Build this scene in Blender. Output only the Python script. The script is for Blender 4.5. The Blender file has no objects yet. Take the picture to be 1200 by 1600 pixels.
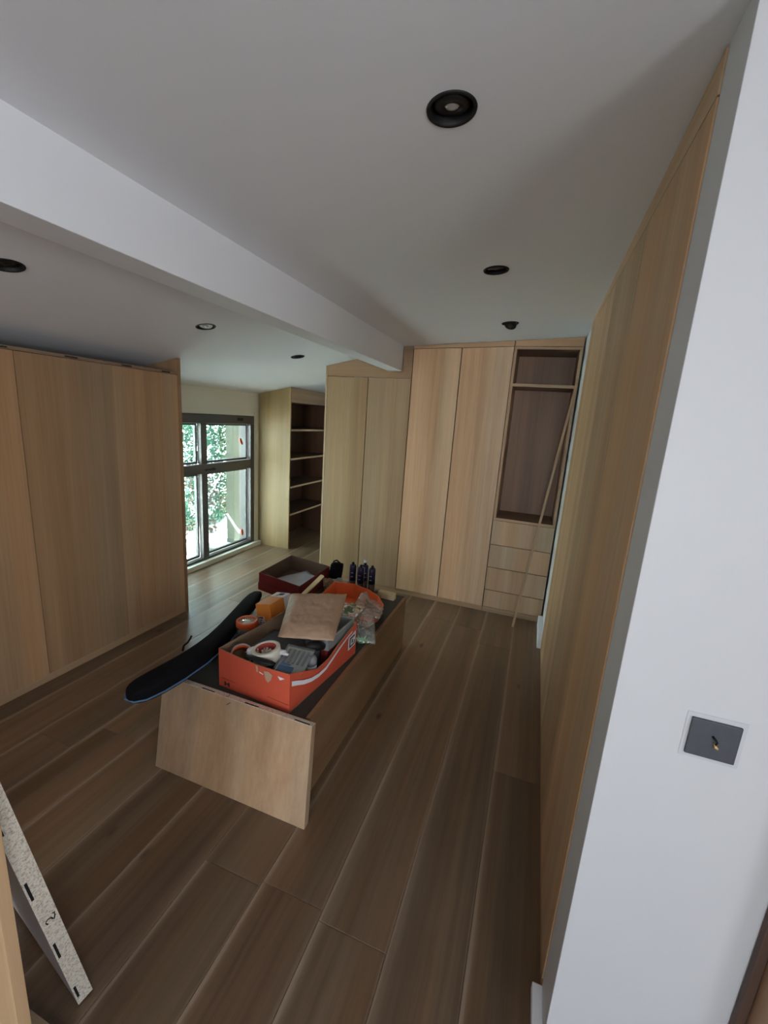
import bpy, bmesh, math, random
from mathutils import Vector, Matrix, Euler, noise
S = bpy.context.scene
C = S.collection
R = math.radians
random.seed(7)

# ------------------------------------------------------------------ camera
cd = bpy.data.cameras.new('camera')
cam = bpy.data.objects.new('camera', cd); C.objects.link(cam)
cam.location = (0, 0, 1.62)
cam.rotation_euler = (R(77.5957), R(-3.8270), R(19.9639))
cd.sensor_fit = 'HORIZONTAL'; cd.sensor_width = 36
cd.lens = 661.41 / 1200 * 36
cd.clip_start = 0.02
S.camera = cam
# ------------------------------------------------------------------ world, sun, portals, exposure
w = bpy.data.worlds.new('sky'); S.world = w; w.use_nodes = True
nt = w.node_tree
bg = nt.nodes['Background']
tc = nt.nodes.new('ShaderNodeTexCoord'); sep = nt.nodes.new('ShaderNodeSeparateXYZ')
rp = nt.nodes.new('ShaderNodeValToRGB')
nt.links.new(tc.outputs['Generated'], sep.inputs[0]); nt.links.new(sep.outputs['Z'], rp.inputs[0])
rp.color_ramp.elements[0].position = 0.0; rp.color_ramp.elements[0].color = (0.92, 0.965, 1.0, 1)
rp.color_ramp.elements[1].position = 0.8; rp.color_ramp.elements[1].color = (0.70, 0.84, 1.0, 1)
nt.links.new(rp.outputs[0], bg.inputs['Color'])
bg.inputs['Strength'].default_value = 19

def sun_lamp():
    l = bpy.data.lights.new('sun', 'SUN'); l.energy = 130; l.angle = R(1); l.color = (.97, 1, 1)
    o = bpy.data.objects.new('sun', l); C.objects.link(o)
    o.rotation_euler = Vector((-.10, -.50, -.85)).to_track_quat('-Z', 'Y').to_euler()
sun_lamp()
def portal(loc, dirv, sx, sy):
    l = bpy.data.lights.new('portal', 'AREA'); l.shape = 'RECTANGLE'; l.size = sx; l.size_y = sy
    l.cycles.is_portal = True
    o = bpy.data.objects.new('portal', l); C.objects.link(o); o.location = loc
    o.rotation_euler = Vector(dirv).to_track_quat('-Z', 'Z').to_euler()
portal((-3.25, 3.39, .79), (1, 0, 0), 1.6, 1.5)
portal((.275, -5.66, 1.45), (0, 1, 0), 2.05, 1.5)
portal((1.72, -.85, 1.3), (-1, 0, 0), .96, .9)
S.view_settings.view_transform = 'Standard'; S.view_settings.look = 'None'
S.view_settings.gamma = 1; S.view_settings.use_curve_mapping = False
S.view_settings.exposure = 0.12

# ------------------------------------------------------------------ materials
MATS = {}
def newmat(name):
    m = bpy.data.materials.new(name); m.use_nodes = True
    t = m.node_tree; return m, t, t.nodes['Principled BSDF'], t.nodes, t.links
def plain(name, col, rough=.5, metal=0, noise_amt=.06, scale=30, spec=.5, bump=0.0, bscale=200):
    if name in MATS: return MATS[name]
    m, t, p, N, L = newmat(name)
    p.inputs['Roughness'].default_value = rough; p.inputs['Metallic'].default_value = metal
    p.inputs['Specular IOR Level'].default_value = spec
    c = N.new('ShaderNodeTexCoord'); n = N.new('ShaderNodeTexNoise'); n.inputs['Scale'].default_value = scale
    n.inputs['Detail'].default_value = 4
    L.new(c.outputs['Object'], n.inputs['Vector'])
    mx = N.new('ShaderNodeMix'); mx.data_type = 'RGBA'
    mx.inputs[6].default_value = tuple(v * (1 - noise_amt) for v in col) + (1,)
    mx.inputs[7].default_value = tuple(min(1, v * (1 + noise_amt)) for v in col) + (1,)
    L.new(n.outputs['Fac'], mx.inputs[0]); L.new(mx.outputs[2], p.inputs['Base Color'])
    if bump:
        n2 = N.new('ShaderNodeTexNoise'); n2.inputs['Scale'].default_value = bscale; n2.inputs['Detail'].default_value = 3
        L.new(c.outputs['Object'], n2.inputs['Vector'])
        b = N.new('ShaderNodeBump'); b.inputs['Strength'].default_value = bump; b.inputs['Distance'].default_value = .002
        L.new(n2.outputs['Fac'], b.inputs['Height']); L.new(b.outputs['Normal'], p.inputs['Normal'])
    MATS[name] = m; return m
def wood(name, axis='z', dark=(.33, .22, .135), light=(.56, .42, .285), rough=.5, wide=7, contrast=1.0, edge=0, spec=.35):
    if name in MATS: return MATS[name]
    m, t, p, N, L = newmat(name)
    p.inputs['Roughness'].default_value = rough; p.inputs['Specular IOR Level'].default_value = spec
    c = N.new('ShaderNodeTexCoord'); oi = N.new('ShaderNodeObjectInfo')
    add = N.new('ShaderNodeVectorMath'); add.operation = 'ADD'
    mul = N.new('ShaderNodeVectorMath'); mul.operation = 'SCALE'; mul.inputs['Scale'].default_value = 37
    cmb = N.new('ShaderNodeCombineXYZ')
    for i in range(3): L.new(oi.outputs['Random'], cmb.inputs[i])
    L.new(cmb.outputs[0], mul.inputs[0]); L.new(c.outputs['Object'], add.inputs[0]); L.new(mul.outputs[0], add.inputs[1])
    def nz(sc_across, sc_along, detail, rough_=.5, dist=0):
        mp = N.new('ShaderNodeMapping'); s = [sc_across] * 3; s['xyz'.index(axis)] = sc_along
        mp.inputs['Scale'].default_value = s
        n = N.new('ShaderNodeTexNoise'); n.inputs['Scale'].default_value = 1; n.inputs['Detail'].default_value = detail
        n.inputs['Roughness'].default_value = rough_; n.inputs['Distortion'].default_value = dist
        L.new(add.outputs[0], mp.inputs[0]); L.new(mp.outputs[0], n.inputs['Vector']); return n
    a = nz(wide, .22, 2); b = nz(55, 1.3, 5, .65); d = nz(420, 7, 3, .6)
    def mm(op, x, y):
        q = N.new('ShaderNodeMath'); q.operation = op
        for i, v in enumerate((x, y)):
            if isinstance(v, (int, float)): q.inputs[i].default_value = v
            else: L.new(v, q.inputs[i])
        return q.outputs[0]
    s1 = mm('MULTIPLY', a.outputs['Fac'], .55); s2 = mm('MULTIPLY', b.outputs['Fac'], .30); s3 = mm('MULTIPLY', d.outputs['Fac'], .15)
    tot = mm('ADD', mm('ADD', s1, s2), s3)
    r = N.new('ShaderNodeValToRGB'); k = .17 / contrast
    r.color_ramp.elements[0].position = .5 - k; r.color_ramp.elements[1].position = .5 + k
    r.color_ramp.elements[0].color = dark + (1,); r.color_ramp.elements[1].color = light + (1,)
    L.new(tot, r.inputs[0])
    col = r.outputs[0]
    # warm / cool drift between veneer leaves
    hs = N.new('ShaderNodeMix'); hs.data_type = 'RGBA'; hs.blend_type = 'MULTIPLY'
    n5 = nz(wide * .8, .1, 1); 
    cr = N.new('ShaderNodeValToRGB'); cr.color_ramp.elements[0].position = .38; cr.color_ramp.elements[1].position = .62
    cr.color_ramp.elements[0].color = (1.0, .91, .80, 1); cr.color_ramp.elements[1].color = (.94, .98, .98, 1)
    L.new(n5.outputs['Fac'], cr.inputs[0]); hs.inputs[0].default_value = 1
    L.new(col, hs.inputs[6]); L.new(cr.outputs[0], hs.inputs[7]); col = hs.outputs[2]
    tint = N.new('ShaderNodeMix'); tint.data_type = 'RGBA'; tint.blend_type = 'MULTIPLY'; tint.inputs[0].default_value = 1
    L.new(col, tint.inputs[6]); L.new(oi.outputs['Color'], tint.inputs[7]); col = tint.outputs[2]
    if edge:   # pale sapwood band worn along the plank edges, plus knots
        sx = N.new('ShaderNodeSeparateXYZ'); L.new(c.outputs['Object'], sx.inputs[0])
        wob = mm('MULTIPLY', mm('SUBTRACT', b.outputs['Fac'], .5), .045)
        xx = mm('ADD', sx.outputs['X'], wob)
        er = N.new('ShaderNodeValToRGB'); e = er.color_ramp.elements
        e[0].position = 0; e[0].color = (.75, .75, .75, 1); e[1].position = 1; e[1].color = (.35, .35, .35, 1)
        for q, v in ((.03, 1), (.065, .30), (.13, 0), (.95, 0)):
            z = er.color_ramp.elements.new(q); z.color = (v, v, v, 1)
        L.new(mm('DIVIDE', xx, .237), er.inputs[0])
        em = N.new('ShaderNodeMix'); em.data_type = 'RGBA'; L.new(mm('MULTIPLY', er.outputs[0], mm('MULTIPLY', a.outputs['Fac'], 1.35)), em.inputs[0])
        L.new(col, em.inputs[6]); em.inputs[7].default_value = (.36, .275, .20, 1); col = em.outputs[2]
        vo = N.new('ShaderNodeTexVoronoi'); vo.inputs['Scale'].default_value = 1
        mp = N.new('ShaderNodeMapping'); mp.inputs['Scale'].default_value = (3.2, 1.4, 1)
        L.new(add.outputs[0], mp.inputs[0]); L.new(mp.outputs[0], vo.inputs['Vector'])
        kr = N.new('ShaderNodeValToRGB'); kr.color_ramp.elements[0].position = .025; kr.color_ramp.elements[1].position = .06
        kr.color_ramp.elements[0].color = (.28, .24, .2, 1); kr.color_ramp.elements[1].color = (1, 1, 1, 1)
        L.new(vo.outputs['Distance'], kr.inputs[0])
        km = N.new('ShaderNodeMix'); km.data_type = 'RGBA'; km.blend_type = 'MULTIPLY'; km.inputs[0].default_value = 1
        L.new(col, km.inputs[6]); L.new(kr.outputs[0], km.inputs[7]); col = km.outputs[2]
    L.new(col, p.inputs['Base Color'])
    bp = N.new('ShaderNodeBump'); bp.inputs['Strength'].default_value = .25; bp.inputs['Distance'].default_value = .001
    L.new(b.outputs['Fac'], bp.inputs['Height']); L.new(bp.outputs['Normal'], p.inputs['Normal'])
    MATS[name] = m; return m
def chipboard():
    m, t, p, N, L = newmat('chipboard')
    p.inputs['Roughness'].default_value = .85
    c = N.new('ShaderNodeTexCoord'); v = N.new('ShaderNodeTexVoronoi'); v.inputs['Scale'].default_value = 330
    n = N.new('ShaderNodeTexNoise'); n.inputs['Scale'].default_value = 160; n.inputs['Detail'].default_value = 5
    L.new(c.outputs['Object'], v.inputs['Vector']); L.new(c.outputs['Object'], n.inputs['Vector'])
    r = N.new('ShaderNodeValToRGB'); e = r.color_ramp.elements
    e[0].position = .28; e[0].color = (.16, .12, .085, 1); e[1].position = .75; e[1].color = (.80, .74, .62, 1)
    z = e.new(.5); z.color = (.50, .43, .33, 1)
    a = N.new('ShaderNodeMath'); a.operation = 'MULTIPLY_ADD'; L.new(v.outputs['Distance'], a.inputs[0]); a.inputs[1].default_value = .35
    L.new(n.outputs['Fac'], a.inputs[2]); L.new(a.outputs[0], r.inputs[0]); L.new(r.outputs[0], p.inputs['Base Color'])
    b = N.new('ShaderNodeBump'); b.inputs['Strength'].default_value = .5; b.inputs['Distance'].default_value = .001
    L.new(n.outputs['Fac'], b.inputs['Height']); L.new(b.outputs['Normal'], p.inputs['Normal'])
    return m
def glass(name, tint=(1, 1, 1), refl=.07, haze=0.0, rough=.0):
    m, t, p, N, L = newmat(name); N.remove(p); out = N['Material Output']
    tr = N.new('ShaderNodeBsdfTransparent'); tr.inputs[0].default_value = tint + (1,)
    gl = N.new('ShaderNodeBsdfGlossy'); gl.inputs['Roughness'].default_value = rough
    lw = N.new('ShaderNodeLayerWeight'); lw.inputs[0].default_value = .25
    ma = N.new('ShaderNodeMath'); ma.operation = 'MULTIPLY_ADD'; ma.inputs[1].default_value = .5; ma.inputs[2].default_value = refl
    L.new(lw.outputs['Fresnel'], ma.inputs[0])
    mx = N.new('ShaderNodeMixShader'); L.new(ma.outputs[0], mx.inputs[0]); L.new(tr.outputs[0], mx.inputs[1]); L.new(gl.outputs[0], mx.inputs[2])
    last = mx
    if haze:
        df = N.new('ShaderNodeBsdfDiffuse'); df.inputs[0].default_value = (.8, .82, .8, 1)
        m2 = N.new('ShaderNodeMixShader'); m2.inputs[0].default_value = haze
        L.new(last.outputs[0], m2.inputs[1]); L.new(df.outputs[0], m2.inputs[2]); last = m2
    L.new(last.outputs[0], out.inputs['Surface']); return m
def leafmat(name, a, b, c3):
    m, t, p, N, L = newmat(name); p.inputs['Roughness'].default_value = .55
    c = N.new('ShaderNodeTexCoord'); n = N.new('ShaderNodeTexNoise'); n.inputs['Scale'].default_value = 9; n.inputs['Detail'].default_value = 6
    n.inputs['Roughness'].default_value = .8
    L.new(c.outputs['Object'], n.inputs['Vector'])
    r = N.new('ShaderNodeValToRGB'); e = r.color_ramp.elements
    e[0].position = .38; e[0].color = a + (1,); e[1].position = .62; e[1].color = c3 + (1,); z = e.new(.5); z.color = b + (1,)
    L.new(n.outputs['Fac'], r.inputs[0]); L.new(r.outputs[0], p.inputs['Base Color'])
    return m

PAINT = plain('white_paint', (.80, .815, .84), .55, noise_amt=.015, scale=2.5, bump=.05, bscale=90)
CEIL = plain('ceiling_paint', (.79, .80, .82), .8, noise_amt=.02, scale=1.5, bump=.08, bscale=220)
OAKZ = wood('oak_veneer')
OAKX = wood('oak_veneer_across', 'x')
OAKY = wood('oak_veneer_along', 'y')
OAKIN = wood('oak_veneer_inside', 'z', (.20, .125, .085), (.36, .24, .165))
FLOOR = wood('oak_floor', 'y', (.085, .052, .031), (.225, .146, .090), rough=.31, wide=9, edge=1, spec=.7)
EDGE = wood('oak_edge', 'z', (.34, .23, .14), (.5, .36, .24), wide=20)
PALEWOOD = wood('pale_softwood', 'x', (.62, .49, .28), (.80, .68, .44), wide=30)
CHIP = chipboard()
BLACK = plain('black_void', (.006, .005, .005), .9)
BMETAL = plain('black_metal', (.009, .009, .009), .55, spec=.3)
ANTH = plain('anthracite_frame', (.060, .054, .050), .4)
ALU = plain('grey_gasket', (.45, .48, .5), .35)
GLASS = glass('window_glass', (.90, .98, .96), .04)
CLEAR = glass('clear_plastic', (.93, .95, .95), .10, .05, .12)
BAGP = glass('bag_film', (.94, .96, .94), .17, .06, .07)
TOPMAT = plain('grey_green_board', (.050, .054, .045), .75, noise_amt=.2, scale=8)
ORANGE = plain('orange_card', (.62, .095, .045), .6, noise_amt=.1, scale=9, bump=.1, bscale=60)
ORANGE2 = plain('orange_plastic', (.72, .13, .035), .4)
ORANGE3 = plain('amber_card', (.66, .23, .035), .5, noise_amt=.08, scale=12)
KRAFT = plain('kraft_inside', (.30, .20, .12), .85, noise_amt=.12, scale=15)
PARCEL = plain('kraft_paper', (.44, .285, .185), .42, noise_amt=.07, scale=14, bump=.25, bscale=35)
RED = plain('dark_red_card', (.17, .014, .014), .55, noise_amt=.1, scale=12)
REDIN = plain('red_box_inside', (.15, .09, .06), .85)
WHITEP = plain('white_paper', (.76, .76, .78), .8, noise_amt=.03)
CREAM = plain('masking_tape', (.74, .70, .58), .6, noise_amt=.04, scale=60)
REDCORE = plain('red_core', (.42, .05, .035), .6)
BLUE = plain('blue_print', (.03, .19, .50), .4)
NYLON = plain('black_nylon', (.007, .0065, .008), .9, noise_amt=.3, scale=50, spec=.15, bump=.3, bscale=300)
PIPING = plain('blue_piping', (.10, .22, .42), .5)
CARTM = plain('violet_black_print', (.018, .013, .05), .35, noise_amt=.4, scale=25)
BROWN = plain('dark_brown_print', (.07, .04, .03), .45)
GREENP = plain('green_plastic', (.22, .62, .27), .4)
DGREEN = plain('dull_green_plastic', (.14, .20, .10), .5)
GREYPL = plain('grey_plastic', (.22, .23, .24), .4, noise_amt=.1)
PALEGR = plain('pale_grey_card', (.52, .53, .53), .5)
SLATE = plain('slate_cover', (.085, .09, .105), .6, noise_amt=.25, scale=40)
INK = plain('marker_ink', (.02, .018, .016), .7)
FRAMEW = wood('door_frame_oak', 'z', (.34, .21, .125), (.56, .38, .25), wide=18)

# ------------------------------------------------------------------ mesh helpers
def faces(bm, vs, fs, mi=0):
    v = [bm.verts.new(p) for p in vs]
    out = []
    for f in fs:
        try: q = bm.faces.new([v[i] for i in f]); q.material_index = mi; out.append(q)
        except ValueError: pass
    return out
def box(bm, x0, x1, y0, y1, z0, z1, M=None, mi=0):
    P = [Vector((x, y, z)) for z in (z0, z1) for y in (y0, y1) for x in (x0, x1)]
    if M is not None: P = [M @ p for p in P]
    return faces(bm, P, [(0, 2, 3, 1), (4, 5, 7, 6), (0, 1, 5, 4), (2, 6, 7, 3), (0, 4, 6, 2), (1, 3, 7, 5)], mi)
def prism(bm, base, top, mi=0):
    n = len(base)
    fs = [tuple(range(n))[::-1], tuple(range(n, 2 * n))] + [(i, (i + 1) % n, n + (i + 1) % n, n + i) for i in range(n)]
    return faces(bm, list(base) + list(top), fs, mi)
def prism_y(bm, pts, y0, y1):      # polygon in x,z
    prism(bm, [(x, y0, z) for x, z in pts], [(x, y1, z) for x, z in pts])
def prism_x(bm, pts, x0, x1):      # polygon in y,z
    prism(bm, [(x0, y, z) for y, z in pts], [(x1, y, z) for y, z in pts])
def lathe(bm, prof, seg=28, M=None, mi=0, close=False):
    rings = []
    for r, z in prof:
        ring = []
        for i in range(seg):
            a = 2 * math.pi * i / seg; p = Vector((r * math.cos(a), r * math.sin(a), z))
            ring.append(bm.verts.new(M @ p if M is not None else p))
        rings.append(ring)
    pairs = list(zip(rings, rings[1:])) + ([(rings[-1], rings[0])] if close else [])
    for A, B in pairs:
        for i in range(seg):
            f = bm.faces.new((A[i], A[(i + 1) % seg], B[(i + 1) % seg], B[i])); f.smooth = True; f.material_index = mi
    if not close:
        for ring in (rings[0], rings[-1]):
            f = bm.faces.new(ring); f.material_index = mi
def tube(bm, pts, r, seg=8, caps=True, mi=0):
    pts = [Vector(p) for p in pts]; rr = r if isinstance(r, (list, tuple)) else [r] * len(pts)
    rings = []; up = Vector((0, 0, 1))
    for i, p in enumerate(pts):
        d = (pts[min(i + 1, len(pts) - 1)] - pts[max(i - 1, 0)]).normalized()
        a = d.cross(up)
        if a.length < 1e-3: a = d.cross(Vector((1, 0, 0)))
        a.normalize(); b = a.cross(d)
        rings.append([bm.verts.new(p + (a * math.cos(t) + b * math.sin(t)) * rr[i]) for t in [2 * math.pi * k / seg for k in range(seg)]])
    for A, B in zip(rings, rings[1:]):
        for i in range(seg):
            f = bm.faces.new((A[i], A[(i + 1) % seg], B[(i + 1) % seg], B[i])); f.smooth = True; f.material_index = mi
    if caps:
        bm.faces.new(rings[0]).material_index = mi; bm.faces.new(rings[-1][::-1]).material_index = mi
def frame(o, x, y):   # matrix with origin o, x axis, y axis roughly
    x = Vector(x).normalized(); z = x.cross(Vector(y)).normalized(); y = z.cross(x)
    return Matrix(((x.x, y.x, z.x, o[0]), (x.y, y.y, z.y, o[1]), (x.z, y.z, z.z, o[2]), (0, 0, 0, 1)))
def T(x, y, z, rx=0, ry=0, rz=0): return Matrix.Translation((x, y, z)) @ Euler((R(rx), R(ry), R(rz))).to_matrix().to_4x4()
def world_loc(o):
    v = Vector(o.location)
    while o.parent: o = o.parent; v += Vector(o.location)
    return v
def obj(name, bm, mats, parent=None, bevel=0, tint=None, label=None, kind=None, loc=None):
    me = bpy.data.meshes.new(name)
    bmesh.ops.recalc_face_normals(bm, faces=bm.faces)
    if bevel: bmesh.ops.bevel(bm, geom=[e for e in bm.edges], offset=bevel, segments=2, affect='EDGES', profile=.6)
    if loc is None:
        if parent is not None: loc = Vector((0, 0, 0)); base = world_loc(parent)
        else:
            xs = [v.co for v in bm.verts]
            base = Vector(((min(p.x for p in xs) + max(p.x for p in xs)) / 2, (min(p.y for p in xs) + max(p.y for p in xs)) / 2, min(p.z for p in xs)))
            loc = base
    else:
        loc = Vector(loc); base = loc.copy()
        if parent is not None: loc = loc - world_loc(parent)
    for v in bm.verts: v.co -= base
    bm.to_mesh(me); bm.free()
    for m in (mats if isinstance(mats, (list, tuple)) else [mats]): me.materials.append(m)
    o = bpy.data.objects.new(name, me); C.objects.link(o); o.location = loc
    if parent is not None: o.parent = parent
    if tint: o.color = tuple(tint) + (1,)
    if label: o['label'] = label
    if kind: o['kind'] = kind
    return o
def B(): return bmesh.new()
def boxobj(name, dims, mat, parent=None, M=None, **k):
    b = B(); box(b, *dims, M=M); return obj(name, b, mat, parent, **k)
def thing(name, label, cat, loc, group=None):
    o = bpy.data.objects.new(name, None); C.objects.link(o); o.location = loc; o.empty_display_size = .05
    o['label'] = label; o['category'] = cat
    if group: o['group'] = group
    return o
def tag(o, label, cat, group=None):
    o['label'] = label; o['category'] = cat
    if group: o['group'] = group
    return o
def struct(name, bm, m, parent=None, **k):
    o = obj(name, bm, m, parent, **k)
    if parent is None: o['kind'] = 'structure'
    return o
def sbox(name, dims, m): b = B(); box(b, *dims); return struct(name, b, m)

# ------------------------------------------------------------------ room shell
XW = -3.12; XR = .235; YF = 3.642
def zl(x): return 1.81 + .21 * (x - XW)              # sloping ceiling over the window side
def zm(x): return 2.236 + .0571 * (x + 1.18)         # main ceiling
b = B(); box(b, -3.12, 1.6, -5.5, 5.3, -.06, -.016); floor = struct('floor', b, BLACK)
k = 0
for i in range(-10, 14):
    x1 = .007 - .237 * i; x0 = x1 - .237
    x1 = min(x1, 1.6); x0 = max(x0, -3.12)
    if x1 - x0 < .01: continue
    ends = {1: .969, 3: .982, 0: 3.05, 2: 3.3, 4: 2.2, 5: .2, 6: 2.75, 7: 1.3}.get(i, random.uniform(-.5, 1.5))
    y = ends - 2.3 * math.ceil((ends + 5.5) / 2.3)
    while y < 5.3:
        a, c_ = max(y, -5.5), min(y + 2.3, 5.3); y += 2.3
        if x0 > .3 and a > 1.1: continue
        if c_ - a < .03: continue
        b = B(); g = .0006; e = .0012
        lo = [(x0 + g, a + g, -.016), (x1 - g, a + g, -.016), (x1 - g, c_ - g, -.016), (x0 + g, c_ - g, -.016)]
        mi = [(p[0], p[1], -e) for p in lo]
        hi = [(x0 + g + e, a + g + e, 0), (x1 - g - e, a + g + e, 0), (x1 - g - e, c_ - g - e, 0), (x0 + g + e, c_ - g - e, 0)]
        fs = [(3, 2, 1, 0)] + [(j, (j + 1) % 4, 4 + (j + 1) % 4, 4 + j) for j in range(4)] + [(4 + j, 4 + (j + 1) % 4, 8 + (j + 1) % 4, 8 + j) for j in range(4)] + [(8, 9, 10, 11)]
        faces(b, lo + mi + hi, fs)
        tn = random.uniform(.86, 1.12)
        obj('plank', b, FLOOR, floor, tint=(tn, tn * random.uniform(.97, 1.01), tn * random.uniform(.94, 1.02)), loc=(x0, a, 0))

LIGHTS_M = [(-.275, 1.06), (-.275, 2.068), (-.279, 3.071)]
LIGHTS_L = [(-1.885, 1.105), (-1.885, 2.09), (-1.915, 3.14)]
def ceil_sheet(name, x0, x1, zf, lights, r=.052):
    bm_ = B(); ed = []
    def loop(pts):
        vs = [bm_.verts.new((x, y, zf(x))) for x, y in pts]
        for i in range(len(vs)): ed.append(bm_.edges.new((vs[i], vs[(i + 1) % len(vs)])))
    loop([(x0, -5.55), (x1, -5.55), (x1, 5.35), (x0, 5.35)])
    for lx, ly in lights: loop([(lx + r * math.cos(t), ly + r * math.sin(t)) for t in [2 * math.pi * q / 40 for q in range(40)]])
    bmesh.ops.triangle_fill(bm_, use_beauty=True, edges=ed)
    # slab above the recesses
    prism_y(bm_, [(x0, zf(x0) + .14), (x1, zf(x1) + .14), (x1, zf(x1) + .30), (x0, zf(x0) + .30)], -5.55, 5.35)
    o = struct(name, bm_, CEIL); return o
ceil_sheet('ceiling', -1.30, 1.75, zm, LIGHTS_M)
ceil_sheet('ceiling', -3.25, -1.25, zl, LIGHTS_L)['label'] = 'sloping ceiling over the window side'
b = B(); box(b, -1.318, -1.185, -5.5, YF - .002, 2.031, 2.30); bm_beam = struct('trim_1', b, PAINT, bevel=.003)
bm_beam['label'] = 'white painted ceiling beam'

def plain_wall(name, pts_fn): pass
# window wall (left), opening y 2.56..4.19, z .03..1.552
b = B()
box(b, -3.30, XW, -5.5, 2.56, -.06, 2.1); box(b, -3.30, XW, 4.192, 5.4, -.06, 2.1)
box(b, -3.30, XW, 2.56, 4.192, 1.552, 2.1); box(b, -3.30, XW, 2.56, 4.192, -.06, .03)
struct('wall_left', b, plain('cream_wall', (.62, .60, .50), .6, noise_amt=.02, scale=3))
sbox('wall_alcove', (-3.12, -1.88, 5.3, 5.4, 0, 2.3), PAINT)
sbox('wall_far', (-1.90, .42, 4.26, 4.36, 0, 2.5), PAINT)
sbox('wall_alcove_side', (-1.90, -1.82, 4.26, 5.4, 0, 2.4), PAINT)
b = B(); box(b, XR, XR + .08, 3.171, 4.26, 0, 2.45); struct('wall_right', b, PAINT)
sbox('wall_behind_wardrobe', (.84, .92, 1.06, 3.25, 0, 2.5), PAINT)
b = B(); box(b, .225, 2.2, .93, 1.058, 0, 2.42); struct('wall_near', b, plain('white_paint_dimmed', (.60, .61, .62), .55, noise_amt=.015, scale=2.5, bump=.05, bscale=90), bevel=.002)  # white paint with a darkened colour to hold down this strongly lit wall
b = B(); box(b, 1.6, 1.7, -5.5, -1.32, 0, 2.6); box(b, 1.6, 1.7, -.36, 1.1, 0, 2.6); box(b, 1.6, 1.7, -1.32, -.36, 1.75, 2.6); box(b, 1.6, 1.7, -1.32, -.36, 0, .85)
struct('wall_side', b, PAINT)
ws = thing('window_3', '', '', (1.66, -.85, .85)); ws['kind'] = 'structure'; del ws['label']; del ws['category']
b = B()
for d in ((-1.32, -1.27, .85, 1.75), (-.41, -.36, .85, 1.75), (-1.32, -.36, .85, .90), (-1.32, -.36, 1.70, 1.75)): box(b, 1.62, 1.69, d[0], d[1], d[2], d[3])
obj('window_frame', b, ANTH, ws)
boxobj('pane', (1.652, 1.658, -1.27, -.41, .90, 1.70), glass('neutral_glass', (1, .99, 1.0), .03), ws)
b = B()   # back wall with a wide glazed opening behind the photographer
box(b, -3.12, -.75, -5.62, -5.5, 0, 2.6); box(b, 1.3, 1.65, -5.62, -5.5, 0, 2.6)
box(b, -.75, 1.30, -5.62, -5.5, 2.2, 2.6); box(b, -.75, 1.30, -5.62, -5.5, 0, .7)
struct('wall_back', b, PAINT)
b = B(); box(b, .197, XR, 3.18, 3.60, 0, .085); struct('baseboard_right', b, PAINT, bevel=.003)
b = B(); box(b, .197, .226, .93, 1.056, 0, .03); struct('baseboard_near', b, PAINT, bevel=.003)
b = B(); box(b, -3.121, -3.065, 2.53, 4.265, 0, .052); struct('trim_2', b, plain('cream_wall', (0, 0, 0)), bevel=.004)['label'] = 'cream ledge below the window'
b = B(); box(b, -3.121, -3.108, 4.19, 4.262, .05, 1.60); struct('trim_3', b, plain('cream_wall', (0, 0, 0)))['label'] = 'cream reveal right of the window'
# back window frame behind the photographer
wb = thing('window_2', 'window behind the camera', 'window', (.55, -5.56, .7)); wb['kind'] = 'structure'
del wb['category']; del wb['label']
b = B()
for d in ((-.75, -.69, .7, 2.2), (1.24, 1.30, .7, 2.2), (.25, .31, .7, 2.2), (-.75, 1.30, .7, .76), (-.75, 1.30, 2.14, 2.2)): box(b, d[0], d[1], -5.60, -5.53, d[2], d[3])
obj('window_frame', b, ANTH, wb)
for a, c_ in ((-.69, .25), (.31, 1.24)): boxobj('pane', (a, c_, -5.564, -5.558, .76, 2.14), glass('neutral_glass', (1, .99, 1.0), .03), wb)

# ------------------------------------------------------------------ window in the left wall
win = thing('window_1', '', '', (-3.16, 3.39, .03)); win['kind'] = 'structure'; del win['label']; del win['category']
def wbar(name, y0, y1, z0, z1, x0=-3.162, x1=-3.112, m=ANTH, p=win, bevel=.003):
    b = B(); box(b, x0, x1, y0, y1, z0, z1); return obj(name, b, m, p, bevel=bevel)
wf = wbar('frame_rail', 2.56, 4.192, 1.462, 1.552); wbar('frame_rail', 2.56, 4.192, .03, .078)
wbar('frame_rail', 2.60, 4.15, .962, 1.056)
wbar('frame_stile', 2.56, 2.63, .079, 1.461); wbar('frame_stile', 4.125, 4.192, .079, 1.461)
wbar('mullion', 3.352, 3.432, .079, .961); wbar('mullion', 3.352, 3.432, 1.057, 1.461)
for (ya, yb) in ((2.63, 3.352), (3.432, 4.125)):
    for (za, zb) in ((.079, .961), (1.057, 1.461)):
        s = B()    # inner casement profile
        t_ = .022
        for d in ((ya, yb, za, za + t_), (ya, yb, zb - t_, zb), (ya, ya + t_, za + t_, zb - t_), (yb - t_, yb, za + t_, zb - t_)):
            box(s, -3.190, -3.163, d[0], d[1], d[2], d[3])
        sh = obj('sash', s, ANTH, win)
        s = B(); t2 = .006
        for d in ((ya, yb, za, za + t2), (ya, yb, zb - t2, zb), (ya, ya + t2, za + t2, zb - t2), (yb - t2, yb, za + t2, zb - t2)):
            box(s, -3.1628, -3.1622, d[0], d[1], d[2], d[3])
        obj('gasket', s, ALU, win)
        boxobj('pane', (-3.180, -3.174, ya + t_, yb - t_, za + t_, zb - t_), GLASS, win)
wbar('outer_liner', 4.160, 4.191, .03, 1.552, -3.305, -3.163); wbar('outer_liner', 2.561, 2.59, .03, 1.552, -3.305, -3.163)
wbar('outer_liner', 2.591, 4.159, 1.515, 1.551, -3.305, -3.163)
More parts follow.
